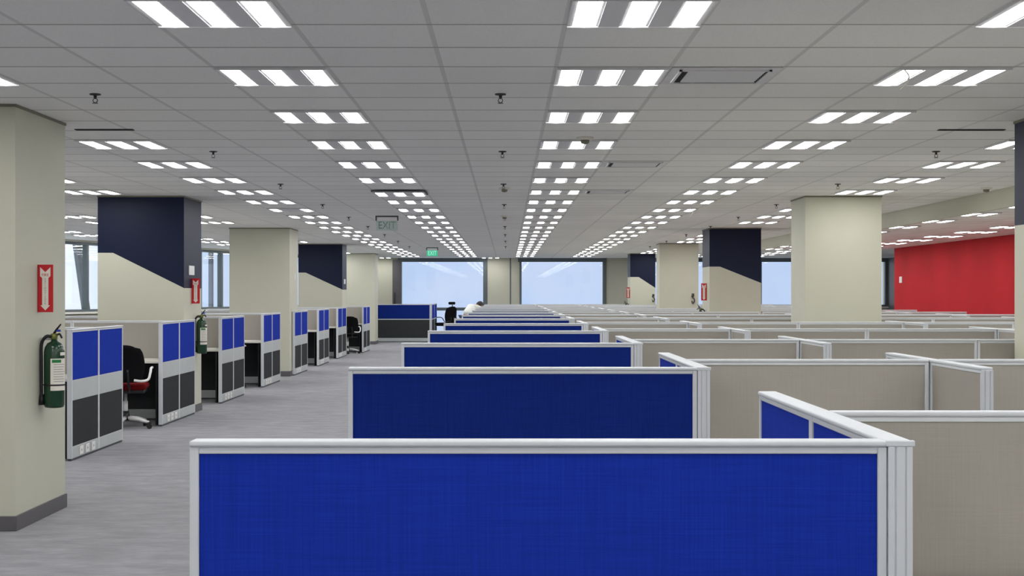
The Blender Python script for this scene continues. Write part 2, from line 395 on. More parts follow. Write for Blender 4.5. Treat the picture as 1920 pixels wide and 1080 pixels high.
# wall seams between the two middle windows and a door leaf left of them
bm = bmesh.new()
for px in (913, 957): 
    x = (px-951)*BACK/F; box(bm, x-.02, x+.02, BACK-.012, BACK, 0, CEIL)
struct('trim_2', bm, 'frame_dark', label='dark vertical joint strips between the two far windows')
bm = bmesh.new(); x0, x1 = (736-951)*BACK/F, (751-951)*BACK/F
dr = bpy.data.objects.new('door_1', None); C.objects.link(dr); dr['kind'] = 'structure'
box(bm, x0, x1, BACK-.06, BACK, 0, WT+.05, .005); part('door_leaf', bm, 'skirt', dr)
bm = bmesh.new(); hx = x0+.08
tube(bm, [(hx, BACK-.06, .95), (hx, BACK-.13, .97), (hx, BACK-.13, 1.50), (hx, BACK-.06, 1.52)], .02)
part('door_handle', bm, 'black', dr)
# right walls
bm = bmesh.new(); box(bm, 8.77, 9.0, D0, SEGS['dred0'], 0, CEIL); struct('wall_right', bm, 'wall')
bm = bmesh.new(); box(bm, 8.77, 9.0, SEGS['dred0'], SEGS['dred1'], 0, CEIL); struct('wall_red', bm, 'red', label='red painted wall beyond the pillars on the right')
bm = bmesh.new(); box(bm, 9.0, 13.2, 32.9, 33.1, 0, CEIL); box(bm, 12.65, 13.2, 33.1, BACK, 0, CEIL); struct('wall_recess', bm, 'skirt')
bm = bmesh.new(); box(bm, wall_left_x(D0)-.4, 9.0, D0-.2, D0, 0, CEIL); struct('wall_front', bm, 'wall')
bm = bmesh.new(); box(bm, 8.758, 8.77, 20, 33.1, 0, .09, .003); struct('baseboard_right', bm, 'skirt')

# ------------------------------------------------------------------ pillars
def pillar(x0, x1, d0, d1, navy, label, prof=None):
    """prof: (z at left edge, x of the break, z at right edge) of the navy field"""
    t = thing('pillar', label, 'pillar', ((x0+x1)/2, (d0+d1)/2, 0), 0, 'square pillars')
    cx, cy = (x0+x1)/2, (d0+d1)/2
    a, b, c, d = x0-cx, x1-cx, d0-cy, d1-cy
    bm = bmesh.new()
    if not navy:
        box(bm, a, b, c, d, 0, CEIL)
    else:
        zl, xb, zr = prof; xb -= cx
        for y in (c, d):
            q = [(a, y, 0), (b, y, 0), (b, y, zr), (xb, y, zl), (a, y, zl)]; poly(bm, q, 0)
            poly(bm, [(a, y, zl), (xb, y, zl), (b, y, zr), (b, y, CEIL), (a, y, CEIL)], 1)
        for x, z in ((a, zl), (b, zr)):
            poly(bm, [(x, c, 0), (x, d, 0), (x, d, z), (x, c, z)], 0); poly(bm, [(x, c, z), (x, d, z), (x, d, CEIL), (x, c, CEIL)], 1)
        bmesh.ops.remove_doubles(bm, verts=bm.verts, dist=1e-5)
    part('shaft', bm, ['paint', 'navy'], t)
    bm = bmesh.new(); e = .012
    box(bm, a-e, b+e, c-e, c, 0, .094, .003); box(bm, a-e, b+e, d, d+e, 0, .094, .003); box(bm, a-e, a, c, d, 0, .094); box(bm, b, b+e, c, d, 0, .094)
    part('baseboard', bm, 'skirt', t)
    bm = bmesh.new(); e = .007
    box(bm, a-e, b+e, c-e, c, CEIL-.018, CEIL-.001); box(bm, a-e, b+e, d, d+e, CEIL-.018, CEIL-.001); box(bm, a-e, a, c, d, CEIL-.018, CEIL-.001); box(bm, b, b+e, c, d, CEIL-.018, CEIL-.001)
    part('ceiling_trim', bm, 'trim_olive', t)
    return t
XL = -3.915
pillar(-4.13, -3.08, 9.15, 10.18, False, 'beige pillar carrying a fire extinguisher, nearest on the left of the aisle')
pillar(-4.96, XL, 17.7, 18.7, True, 'navy and beige pillar with extinguisher, behind the red-seated chair, largest navy one', (1.982, -4.774, 1.555))
pillar(-5.0, XL, 26.3, 27.3, False, 'beige pillar between the two navy pillars on the left side')
pillar(-4.96, XL, 34.7, 35.62, True, 'navy and beige pillar farther along the left cubicles, smaller than the first', (1.99, -4.787, 1.586))
pillar(-4.75, -3.88, 42.9, 43.85, False, 'beige pillar beside the far blue and charcoal partition on the left')
pillar(3.5, 4.42, 9.15, 10.08, True, 'navy topped pillar cut by the right frame edge', (1.955, 3.68, 1.66))
pillar(3.61, 4.535, 17.7, 18.58, False, 'wide plain beige pillar standing left of the red wall')
pillar(3.64, 4.57, 26.3, 27.25, True, 'navy and beige pillar left of the wide plain beige pillar', (1.975, 3.83, 1.68))
pillar(3.58, 4.49, 34.3, 35.05, False, 'beige pillar between the two navy pillars on the right side')
pillar(3.62, 4.36, 43.0, 43.9, True, 'smallest navy and beige pillar right of the far window', (1.98, 3.87, 1.66))

# ------------------------------------------------------------------ ceiling lights
def fixture_proto():
    t = thing('ceiling_light', 'x', 'ceiling light', (0, 0, 0), 0, 'three-lamp ceiling lights')
    bm = bmesh.new()
    # plate with raised rim, sits in the grid just under the tiles
    w = .293
    box(bm, -w, w, -w, w, -.010, -.0005)
    for x in (-.11, .11): box(bm, x-.046, x+.046, -.285, .285, -.014, -.010)
    box(bm, -w, w, -w, -.285, -.016, -.010); box(bm, -w, w, .285, w, -.016, -.010)
    part('housing', bm, 'housing', t)
    bm = bmesh.new()
    n = 8; ys = (-.284, .284); hw = .050
    rows = []
    for y in ys:
        rows.append([bm.verts.new((hw*math.cos(math.pi*k/n), y, -.0105 - .006*math.sin(math.pi*k/n))) for k in range(n+1)])
    for k in range(n): bm.faces.new((rows[0][k], rows[0][k+1], rows[1][k+1], rows[1][k]))
    bm.faces.new(rows[0]); bm.faces.new(rows[1][::-1])
    me = mesh_of(bm, 'lamp', 'lamp')
    for x in (-.2185, 0, .2185): link('lamp', me, t, (x, 0, 0))
    return t
COLS = [(0.556, 'over the blue screens'), (-1.244, 'over the carpet aisle'), (2.356, 'over the beige partitions'), (-3.044, 'beside the left cubicles'),
        (4.156, 'in line with the right pillars'), (-4.844, 'over the left cubicles'), (5.956, 'under the lowered ceiling'),
        (-6.644, 'behind the left pillars'), (7.756, 'next to the red wall'), (-8.444, 'near the left windows'), (9.556, 'in the far right recess'), (-10.244, 'outermost along the left windows')]
PILL = [(-4.13, -3.08, 9.15, 10.18), (-5, -3.9, 17.7, 18.7), (-5, -3.9, 26.3, 27.3), (-5, -3.9, 34.7, 35.7), (-4.75, -3.88, 42.9, 43.9),
        (3.5, 4.42, 9.15, 10.1), (3.61, 4.54, 17.7, 18.6), (3.64, 4.57, 26.3, 27.25), (3.58, 4.49, 34.3, 35.1), (3.62, 4.36, 43, 43.9)]
proto = fixture_proto(); used = False; fixtures = {}
for cx, cname in COLS:
    cnt = 0
    for k in range(-5, 24):
        d = 6.15 + 1.8*(k-1)
        if d > 46.5: continue
        lowered = SO < cx < 8.8 and d < 33.5
        z = LOWC if lowered else CEIL
        if cx > 8.8 and d < 34.6: continue
        if cx > SO and 33.2 < d < 34.6: continue
        if cx - .45 < wall_left_x(d): continue
        if any(a-.3 < cx < b+.3 and p-.5 < d < q+.32 for a, b, p, q in PILL): continue
        inview = d > 3 and abs(cx-.0) < .36*d+.6 and (z-HC)*F/d < 575
        if not inview and (abs(cx) > 6.5 and d < 12): continue
        if inview:
            cnt += 1
            lab = 'three-lamp light %s, %s of its line from the camera' % (cname, ORD[cnt])
        else:
            lab = 'three-lamp light %s, out of the frame near the camera' % cname
        if not used: o = proto; used = True; o.location = (cx, d, z); o['label'] = lab
        else: o = dup(proto, (cx, d, z), lab)
        fixtures[(cx, k)] = o
for cx in (-4.12, -.55):
    dup(proto, (cx, 47.9, CEIL), 'three-lamp light close to the far wall, %s' % ('at its left corner' if cx < -2 else 'between the two wide windows'))
# one fixture with a dead middle lamp, one hanging a little low
f = fixtures[(-3.044, 9)]
for ch in list(f.children):
    if ch.name.startswith('lamp') and abs(ch.location.x) < .01:
        ch.data = ch.data.copy(); ch.data.materials[0] = M['housing']; ch['label'] = 'unlit grey middle lamp'
f['label'] = 'ceiling light with its middle lamp out, beside the left cubicles'
f = fixtures[(-1.244, 7)]; f.location.z -= .022
bm = bmesh.new(); box(bm, -.298, .298, .296, .31, 0, .010); box(bm, -.31, -.298, -.298, .31, 0, .010); box(bm, -.298, .298, -.31, -.298, 0, .010); box(bm, .298, .31, -.298, .31, 0, .010)
part('gap_shade', bm, 'alu_dark', f)  # dark strips stand in for the shadow around the lowered light
f['label'] = 'ceiling light over the aisle hanging slightly low with a dark gap around it'
# loose white cables dangling from three fixtures
for (cx, k), dx, lab in (((2.356, 2), -.27, 'short white cable curling below a light over the beige partitions'),
                         ((2.356, 9), .2, 'tiny white cable end under a farther light right of the screens'),
                         ((-4.844, 6), .24, 'white cable end hanging under a light behind the first left pillar')):
    if (cx, k) not in fixtures: continue
    d = 6.15+1.8*(k-1)
    bm = bmesh.new(); tube(bm, arc([(0, -.28, -.012), (.02, -.29, -.05), (0, -.30, -.09), (-.035, -.31, -.12)]), .004)
    tag(part('loose_cable', bm, 'cable', None, (cx+dx, d, CEIL)), lab, 'cable')

# ------------------------------------------------------------------ sprinklers, detectors, vents
def sprinkler_proto():
    t = thing('sprinkler', 'x', 'sprinkler', (0, 0, 0), 0, 'ceiling sprinklers')
    bm = bmesh.new(); lathe(bm, [(.012, -.012), (.038, -.008), (.040, 0)], 20); part('escutcheon', bm, 'dark_metal', t)
    bm = bmesh.new(); lathe(bm, [(.010, -.035), (.012, -.012)], 12)
    tube(bm, [(.012, 0, -.034), (.016, 0, -.05), (.004, 0, -.062)], .003, 6); tube(bm, [(-.012, 0, -.034), (-.016, 0, -.05), (-.004, 0, -.062)], .003, 6)
    lathe(bm, [(.020, -.066), (.020, -.063)], 16)
    part('head', bm, 'dark_metal', t); return t
sp = sprinkler_proto(); sp.scale = (.85, .85, .85); first = True
for cx, nm in ((-.04, 'between the aisle lights and the screen lights'), (-2.45, 'along the left side of the aisle'), (3.575, 'in line with the right pillars')):
    c = 0
    for d in (8.69, 12.18, 15.8, 19.4, 22.6, 25.7, 29.2, 32.8, 36.6):
        if any(a-.1 < cx < b+.1 and p-.1 < d < q+.1 for a, b, p, q in PILL): continue
        if abs(cx) > .35*d: continue
        c += 1; lab = 'dark pendent sprinkler %s, %s from the camera' % (nm, ORD[c])
        if first: sp.location = (cx, d, CEIL); sp['label'] = lab; first = False
        else: dup(sp, (cx, d, CEIL), lab)
def detector(x, d, z, lab):
    t = thing('smoke_detector', lab, 'smoke detector', (x, d, z), 0, 'round smoke detectors')
    bm = bmesh.new(); lathe(bm, [(.050, -.022), (.062, -.016), (.068, 0)], 24); part('base', bm, 'laminate', t)
    bm = bmesh.new(); lathe(bm, [(.012, -.052), (.030, -.046), (.036, -.022)], 20); part('sensor', bm, 'trim_olive', t)
detector(.59, 11.1, CEIL, 'round beige detector in front of the fourth light over the blue screens')
detector(-.03, 16.35, CEIL, 'round detector directly behind the third sprinkler of the middle line')
detector(5.36, 16.35, CEIL, 'round detector by the ceiling step on the right')
detector(-.04, 22.25, CEIL, 'small distant detector in the middle sprinkler line')
def vent(x, d, lab):
    t = thing('air_vent', lab, 'air vent', (x, d, CEIL), 0, 'ceiling air vents')
    bm = bmesh.new()
    box(bm, -.29, .29, -.29, .29, -.005, -.001); box(bm, -.245, .245, -.23, -.215, -.014, -.005); box(bm, -.245, .245, .215, .23, -.014, -.005)
    box(bm, -.245, -.23, -.23, .23, -.014, -.005); box(bm, .23, .245, -.23, .23, -.014, -.005)
    part('frame', bm, 'housing', t)
    bm = bmesh.new(); box(bm, -.23, .23, -.215, .215, -.0075, -.0052); part('opening', bm, 'void', t)
    bm = bmesh.new()
    for i in range(8):
        y = -.215 + i*.05; a = [bm.verts.new(p) for p in ((-.195, y+.012, -.008), (.215, y+.012, -.008), (.215, y+.036, -.014), (-.195, y+.036, -.014))]; bm.faces.new(a)
        b = [bm.verts.new(v.co + Vector((0, 0, .001))) for v in a]; bm.faces.new(b[::-1])
    part('louver', bm, 'housing', t)
vent(1.156, 7.95, 'square louvred air vent nearest the camera, right of the blue-screen lights')
vent(1.156, 13.35, 'faint louvred air vent, middle one right of the blue-screen lights')
vent(1.156, 16.95, 'louvred air vent farther back than the other two beside the lights')
for x0, x1, d, lab in ((-3.12, -2.70, 10.56, 'dark narrow slot diffuser just behind the nearest left pillar'), (3.12, 3.6, 10.58, 'dark narrow slot diffuser just behind the pillar at the right edge')):
    bm = bmesh.new(); box(bm, x0, x1, d-.03, d+.03, CEIL-.006, CEIL-.0005, .001)
    o = part('slot_diffuser', bm, 'void', None); tag(o, lab, 'air vent')
# exit signs
def exit_sign(x, d, w, h, lit, lab, zt):
    t = thing('exit_sign', lab, 'exit sign', (x, d, zt), 0, 'hanging exit signs')
    bm = bmesh.new()
    box(bm, -w/2, w/2, -.03, .03, -.02, 0, .004); box(bm, -w/2, -w/2+.02, -.02, .02, -.075, -.02); box(bm, w/2-.02, w/2, -.02, .02, -.075, -.02)
    part('bracket', bm, 'alu_dark', t)
    bm = bmesh.new(); box(bm, -w/2+.01, w/2-.01, -.004, .004, -.075-h, -.075, .001)
    pl = part('plate', bm, 'exit_lit' if lit else 'acrylic', t)
    cu = bpy.data.curves.new('lettering', 'FONT'); cu.body = 'EXIT'; cu.size = h*1.05; cu.align_x = 'CENTER'; cu.align_y = 'CENTER'; cu.extrude = .001
    cu.materials.append(M['exit_mark' if lit else 'acrylic_mark'])
    o = text_obj(cu, pl); o.location = (0, -.006, -.075-h/2); o.rotation_euler = (math.pi/2, 0, 0)
    o.scale = ((w-.06)/(h*2.3), 1, 1)
exit_sign(-1.83, 22.25, .35, .15, False, 'unlit clear exit sign hanging on a dark bracket, nearer of the two', CEIL)
exit_sign(-1.92, 37.4, .30, .15, True, 'glowing green exit sign hanging in front of the far window', CEIL)

# ------------------------------------------------------------------ partitions
CACHE = {}
def cached(key, fn):
    if key not in CACHE: CACHE[key] = fn()
    return CACHE[key]
def panel(name, label, cat, loc, rz, length, nseg, front, back, t=.045, lower=True, wide_mid=False, sockets=False, post=None, group=None, capx=(0, 0)):
    """panel along local +x from 0 to length; front face looks to local -y.  post: None / 'end' adds a ribbed end post on the low-x end"""
    key = (round(length, 3), nseg, front, back, t, lower, wide_mid)
    o = thing(name, label, cat, loc, rz, group)
    H = PANEL_H; h = t/2; z_up = .717; z_lo = .535 if wide_mid else .685; zb = .127
    sw = .020
    def f_frame():
        bm = bmesh.new()
        for i in range(nseg):
            a, b = length*i/nseg, length*(i+1)/nseg
            for x0, x1 in ((a+.0005, a+sw), (b-sw, b-.0005)):
                box(bm, x0, x1, -h, h, .02, H-.013, .002)
            box(bm, a+sw, b-sw, -h+.001, h-.001, H-.028, H-.0145, .002)
            box(bm, a+sw, b-sw, -h+.002, h-.002, z_lo, z_up, .003, mi=1)
        return mesh_of(bm, 'frame', ['alu', 'alu_grey'])
    link('frame', cached(('frame',)+key, f_frame), o)
    def f_cap():
        bm = bmesh.new(); e = .004
        box(bm, capx[0], length+capx[1], -h-e, h+e, H-.0125, H, .004, seg=2)
        box(bm, capx[0]+.002, length+capx[1]-.002, -h+.003, h-.003, H-.016, H-.012, 0, 0)
        return mesh_of(bm, 'top_cap', ['alu', 'alu_dark'])
    link('top_cap', cached(('cap', capx)+key, f_cap), o)
    def slab2(z0, z1, L, m0, m1, inset):
        bm = bmesh.new(); q = h-inset
        box(bm, 0, L, -q, q, z0, z1, .002)
        for f in bm.faces:
            f.material_index = 1 if f.calc_center_median().y > 0 else 0
        return mesh_of(bm, 'fabric', [m0, m1])
    sl = length/nseg
    for i in range(nseg):
        link('fabric_panel', cached(('up', round(sl, 3), front, back, t), lambda: slab2(z_up, H-.027, sl-2*sw, front, back, .005)), o, (sl*i+sw, 0, 0))
        if lower: link('lower_panel', cached(('lo', round(sl, 3), t, z_lo), lambda: slab2(zb, z_lo, sl-2*sw, 'charcoal', 'charcoal', .005)), o, (sl*i+sw, 0, 0))
    def f_base():
        bm = bmesh.new(); box(bm, .021, length-.021, -h+.001, h-.001, .02, zb, .003); box(bm, .004, length-.004, -h+.008, h-.008, 0, .02, 0, 1)
        return mesh_of(bm, 'base_rail', ['alu_grey', 'alu_dark'])
    link('base_rail', cached(('base',)+key, f_base), o)
    if sockets:
        def f_s():
            bm = bmesh.new(); box(bm, -.055, .055, -.006, 0, -.038, .038, .002); 
            box(bm, -.012, -.006, -.0065, -.005, -.008, .010, 0, 1); box(bm, .006, .012, -.0065, -.005, -.008, .010, 0, 1)
            return mesh_of(bm, 'socket', ['socket', 'alu_dark'])
        me = cached('socket', f_s)
        for k in range(3): link('socket', me, o, (.28+.19*k, -h, .072))
    if post:
        def f_p():
            bm = bmesh.new(); w = .053
            box(bm, -w, -.001, -h+.002, h-.002, .0, H-.024, .002)
            for a, b in ((0, .010), (.014, .028), (.032, .042)):
                y = -h + a
                box(bm, -w-.0025, -w+.002, y+.001, -h+b, .0, H-.024, .001)
            return mesh_of(bm, 'end_post', 'alu')
        link('end_post', cached(('post', t), f_p), o)
    return o
# ---- central field
PITCH = 3.125; D1 = 3.13
T = .053
for n in range(1, 15):
    d = D1 + PITCH*(n-1)
    lab = 'blue end screen in silver frame beside the carpet aisle, %s counting from the camera' % ORD[n]
    if n == 1: lab = 'largest blue fabric screen in silver frame, closest to the camera'
    panel('blue_screen', lab, 'partition', (-.681, d+T/2, 0), 0, 1.495, 1, 'blue_bright' if n == 1 else 'blue', 'beige', t=T, group='blue screens facing the camera')
    # spine running away from the camera on the right end, its post closes the corner
    o = panel('side_partition', 'blue-sided partition running away from the right end of the %s blue screen' % ORD[n], 'partition',
              (.8415, d+.003, 0), math.pi/2, 1.60, 2, 'beige', 'blue_bright', t=T-.001, group='partitions running away from the blue screens')
    # ribbed facing on the near end
    def f_p():
        bm = bmesh.new()
        box(bm, -.026, .026, -.004, .0005, 0, PANEL_H-.012, .001)
        for a, b in ((-.0262, -.012), (-.009, .010), (.013, .0262)): box(bm, a, b, -.0075, -.003, 0, PANEL_H-.012, .0012)
        return mesh_of(bm, 'end_post', 'alu')
    p = link('end_post', cached('epost', f_p), o); p.rotation_euler = (0, 0, -math.pi/2); p.location = (-.0005, 0, 0)
    # flat capping plate over the post
    def f_c():
        bm = bmesh.new(); box(bm, -.031, .031, -.0085, .004, PANEL_H-.0125, PANEL_H+.0012, .002); return mesh_of(bm, 'post_cap', 'alu')
    p = link('post_cap', cached('pcap', f_c), o); p.rotation_euler = (0, 0, -math.pi/2)
def bounce_worktop(o, x0, x1, y0, y1):  # unseen worktops added to bounce light up to the ceiling
    bm = bmesh.new(); box(bm, x0, x1, y0, y1, .70, .728, .004); part('worktop', bm, 'laminate', o)
ROWX = [(.868, 2.03), (2.083, 3.265), (3.265, 4.447), (4.50, 5.685), (5.685, 6.87), (6.923, 8.10)]
SPX = [(2.0565, 1), (4.4735, 3), (6.8965, 5)]
SEGN = ['', 'first', 'second', 'third', 'fourth', 'fifth', 'last']
for m in range(1, 15):
    d = 3.93 + 3.12*(m-1)
    for i, (a, b) in enumerate(ROWX):
        if a > .355*d + .3: continue
        if i >= 2 and m == 14: pass
        yy = d
        o = panel('cross_partition', 'beige partition, %s segment from the blue screens in the %s cross row' % (SEGN[i+1], ORD[m]), 'partition',
              (a+.001, yy, 0), 0, b-a-.002, 1, 'beige', 'beige', t=.045, group='beige cross partitions')
        bounce_worktop(o, .004, b-a-.006, -.70, -.03); bounce_worktop(o, .004, b-a-.006, .03, .70)
    for j, (x, i) in enumerate(SPX):
        d0, d1 = d-.785, d+.80
        if x > .355*d + .3: continue
        if any(a-.05 < x < b+.05 and p-.05 < d1 and d0 < q+.05 for a, b, p, q in PILL): continue
        for half, (s0, s1) in enumerate(((d0, d-.024), (d+.024, d1))):
            o = panel('side_partition', 'beige %s return, %s line to the right, crossing the %s cross row' % ('near' if half == 0 else 'far', ORD[j+1], ORD[m]), 'partition',
                  (x, s0, 0), math.pi/2, s1-s0, 1, 'beige', 'beige', t=.045, group='beige returns of the cross rows', capx=(0, .024) if half == 0 else (-.024, 0))
            if half == 0:
                p = link('end_post', cached('epost', f_p), o); p.rotation_euler = (0, 0, -math.pi/2)
# ---- left cubicles
def desk(loc, length, depth, label, side):
    o = thing('worktop', label, 'desk', loc, 0, 'white cubicle worktops')
    bm = bmesh.new(); box(bm, -length, 0, 0, depth, .70, .728, .004); part('top', bm, 'laminate', o)
    for x in (-length+.02, -length/2, -.06):
        bm = bmesh.new(); box(bm, x, x+.02, .06, depth-.06, 0.0, .70, .002); part('support_panel', bm, 'black', o)
    return o
XE = -3.8825      # centre of end panels
dj = [12.96 + 3.40*j for j in range(8)]
for j, d in enumerate(dj):
    XE = -3.8825 if j < 7 else -3.635
    panel('cubicle_end_panel', 'blue and charcoal end panel with outlets beside the aisle, %s of the left cubicles' % ORD[j+1], 'partition',
          (XE, d, 0), math.pi/2, 1.72, 2, 'blue_bright', 'beige', t=.045, wide_mid=True, sockets=True, group='end panels of the left cubicles')
    dc = d + .86
    inner = XE - .0275
    for k in range(2):
        panel('cubicle_divider', 'beige divider in the %s left cubicle, %s' % (ORD[j+1], 'joined to its end panel' if k == 0 else 'deeper in behind the first one'), 'partition',
              (inner - 1.21*(k+1) + .001, dc, 0), 0, 1.208, 1, 'beige', 'beige', t=.045, group='dividers of the left cubicles')
    if j != 4 and dj[j] != dj[4]:
        desk((inner-.01, dc-.023-.72, 0), 2.3, .715, 'white worktop on the near side of the %s left cubicle divider' % ORD[j+1], -1)
    if j not in (1, 6, 5) and not (j == 4):
        desk((inner-.01, dc+.026, 0), 2.3, .70, 'white worktop on the far side of the %s left cubicle divider' % ORD[j+1], 1)
# ---- far blue and charcoal partition
panel('low_partition', 'wide blue over charcoal partition standing at the far end of the aisle', 'partition', (-4.03, 45.0, 0), 0, 1.66, 1, 'blue', 'beige', t=.05)
panel('side_partition', 'blue and grey return behind the wide partition at the aisle end', 'partition', (-2.342, 44.975, 0), math.pi/2, 1.6, 1, 'blue_bright', 'blue_bright', t=.05)
panel('side_partition', 'farther blue return reaching toward the far window', 'partition', (-2.342, 46.58, 0), math.pi/2, 1.6, 1, 'blue_bright', 'blue_bright', t=.05)

# ------------------------------------------------------------------ task chairs
def rounded_slab(bm, pts, thick, axis):
    pass
def make_chair(label, loc, rz, headrest=False, seatmat='redseat'):
    t = thing('office_chair', label, 'chair', loc, rz, None)
    # the chair faces +y locally
    dz = .10 if headrest else 0
    bm = bmesh.new()
    box(bm, -.24, .24, -.22, .24, .43+dz, .50+dz, .034, seg=4); part('seat', bm, seatmat, t)
    bm = bmesh.new(); box(bm, -.22, .22, -.19, .20, .395+dz, .432+dz, .012, seg=2); part('seat_pan', bm, 'black', t)
    # curved backrest shell
    bm = bmesh.new(); H0, H1 = (.52, .93) if not headrest else (.60, 1.10); nx, nzz = 10, 10
    grid = []
    for s in (0, 1):
        g = []
        for iz in range(nzz+1):
            v = iz/nzz; z = H0 + (H1-H0)*v
            wd = .195 + .035*math.sin(math.pi*min(v*1.1, 1)) - (.06*(max(0, v-.82)/.18)**2)
            row = []
            for ix in range(nx+1):
                u = -1+2*ix/nx
                zz = z - (.03*(abs(u)**3) if iz == nzz else 0)
                y = -.235 - .06*v - .05*(1-u*u) + .03*math.sin(math.pi*v) - s*.022
                row.append(bm.verts.new((u*wd, y, zz)))
            g.append(row)
        grid.append(g)
    for s in (0, 1):
        for iz in range(nzz):
            for ix in range(nx):
                f = bm.faces.new((grid[s][iz][ix], grid[s][iz][ix+1], grid[s][iz+1][ix+1], grid[s][iz+1][ix])); f.smooth = True
    for iz in range(nzz):
        for ix in (0, nx): bm.faces.new((grid[0][iz][ix], grid[1][iz][ix], grid[1][iz+1][ix], grid[0][iz+1][ix]))
    for ix in range(nx):
        for iz in (0, nzz): bm.faces.new((grid[0][iz][ix], grid[1][iz][ix], grid[1][iz][ix+1], grid[0][iz][ix+1]))
    br = part('backrest', bm, 'mesh', t)
    bm = bmesh.new()
    for x in (-.07, .07): tube(bm, arc([(x, -.10, .41+dz), (x, -.24, .43+dz), (x*.9, -.315, .52+dz), (x*.8, -.335, .66+dz)]), .013)
    part('back_support', bm, 'black', t)
    if headrest:
        bm = bmesh.new(); box(bm, -.13, .13, -.33, -.27, 1.155, 1.24, .028, seg=3); hr = part('headrest', bm, 'mesh', t)
        bm = bmesh.new(); tube(bm, [(0, -.33, 1.0), (0, -.32, 1.18)], .014); part('headrest_stem', bm, 'black', hr)
    arm_m = 'black' if headrest else 'white'
    for s in (-1, 1):
        bm = bmesh.new()
        tube(bm, arc([(s*.12, -.31, .545+dz), (s*.20, -.30, .535+dz), (s*.265, -.25, .55+dz), (s*.285, -.21, .62+dz), (s*.285, -.12, .665+dz), (s*.28, .10, .665+dz)]), .014)
        part('armrest', bm, arm_m, t)
    bm = bmesh.new(); lathe(bm, [(.026, .18), (.026, .30), (.018, .30), (.018, .40+dz)], 16); part('gas_column', bm, 'white' if not headrest else 'black', t)
    bm = bmesh.new(); lathe(bm, [(.045, .085), (.05, .11), (.035, .19)], 16); part('hub', bm, 'black', t)
    bml = bmesh.new(); tube(bml, [(.03, 0, .115), (.17, 0, .10), (.29, 0, .072)], [.024, .02, .014], 8); ml = mesh_of(bml, 'base_leg', 'white' if not headrest else 'alu')
    bmc = bmesh.new()
    for y in (-.018, .018):
        rings = []
        for yy in (y-.011, y+.011): rings.append([bmc.verts.new((.028*math.cos(k*math.pi/8), yy, .0285+.028*math.sin(k*math.pi/8))) for k in range(16)])
        for k in range(16): bmc.faces.new((rings[0][k], rings[0][(k+1) % 16], rings[1][(k+1) % 16], rings[1][k]))
        bmc.faces.new(rings[0]); bmc.faces.new(rings[1][::-1])
    box(bmc, -.02, .02, -.006, .006, .028, .075)
    mc = mesh_of(bmc, 'caster', 'black')
    for k in range(5):
        a = math.pi/2 + .5 + k*2*math.pi/5
        lg = link('base_leg', ml, t, (0, 0, 0), (0, 0, a)); link('caster', mc, lg, (.295, 0, 0), (0, 0, .6))
    return t
make_chair('black mesh office chair with white arms and red seat, in the second left cubicle', (-4.22, 16.16, 0), .15)
make_chair('black mesh office chair with white arms in the last left cubicle, before the far partition', (-3.97, 36.38, 0), .25, seatmat='mesh')
make_chair('office chair in the fourth left cubicle, only a caster showing past the end panel', (-4.42, 22.98, 0), -.2, seatmat='mesh')
make_chair('high-backed black chair with headrest silhouetted against the far window', (-1.90, 45.0, 0), .75, headrest=True, seatmat='mesh')

# ------------------------------------------------------------------ fire extinguisher + sign sets
def extinguisher(loc, label, flip=1):
    """hangs on a wall lying at local -x (flip -1: +x)"""
    t = thing('fire_extinguisher', label, 'fire extinguisher', loc, 0, 'green fire extinguishers')
    R = .066
    bm = bmesh.new(); lathe(bm, [(.046, .0), (R-.006, .004), (R, .02), (R, .37), (R-.006, .40), (.045, .425), (.022, .437), (.02, .45)], 32); part('cylinder', bm, 'green', t)
    bm = bmesh.new(); c = -math.pi/4 if flip > 0 else -3*math.pi/4
    lathe(bm, [(R+.0012, .115), (R+.0012, .325)], 20, a0=c-.85, a1=c+.95); lb = part('label_sheet', bm, 'signwhite', t)
    bm = bmesh.new(); lathe(bm, [(R+.0022, .298), (R+.0022, .318)], 12, a0=c-.7, a1=c+.2)
    lathe(bm, [(R+.0022, .345), (R+.0022, .366)], 12, a0=c+.1, a1=c+1.0, mi=1)
    for i in range(9):
        z = .285-.016*i
        if abs(z-.155) < .008: continue
        lathe(bm, [(R+.0022, z), (R+.0022, z+.003)], 12, a0=c-.55, a1=c+.7-.1*(i % 3), mi=2)
    part('label_print', bm, ['exit_print', 'signwhite', 'label_ink'], lb)
    bm = bmesh.new(); lathe(bm, [(R+.003, .146), (R+.003, .156)], 32); part('strap', bm, 'black', t)
    bm = bmesh.new(); lathe(bm, [(.018, .45), (.022, .455), (.022, .485), (.012, .49)], 16); box(bm, -.02, .025, -.012, .012, .470, .488, .003); vv = part('valve', bm, 'brass', t)
    bm = bmesh.new(); f = flip
    tube(bm, [(0, 0, .49), (f*.02, -.015, .515), (f*.055, -.04, .55)], [.009, .007, .005], 8)
    tube(bm, arc([(f*.02, 0, .48), (f*.045, -.03, .485), (f*.065, -.05, .462)]), .007, 8)
    part('lever', bm, 'black', t)
    bm = bmesh.new(); box(bm, f*.03-.014, f*.03+.014, -.02, .004, .50, .515, .003); part('safety_tag', bm, 'bluepin', t)
    bm = bmesh.new(); tube(bm, arc([(-f*.015, -.01, .47), (-f*.045, -.03, .468), (-f*.074, -.03, .42), (-f*.076, -.03, .30), (-f*.075, -.03, .12), (-f*.074, -.03, .05)]), .011, 10); hs = part('hose', bm, 'black', t)
    bm = bmesh.new(); tube(bm, [(-f*.074, -.03, .09), (-f*.074, -.03, .02)], [.014, .019], 12); part('nozzle', bm, 'black', hs)
    bm = bmesh.new(); x0, x1 = sorted((-f*.105, -f*.02)); box(bm, x0, x1, .01, .03, .445, .462, .002); x0, x1 = sorted((-f*.105, -f*.098)); box(bm, x0, x1, -.02, .05, .40, .475, .001)
    part('wall_bracket', bm, 'alu', t)
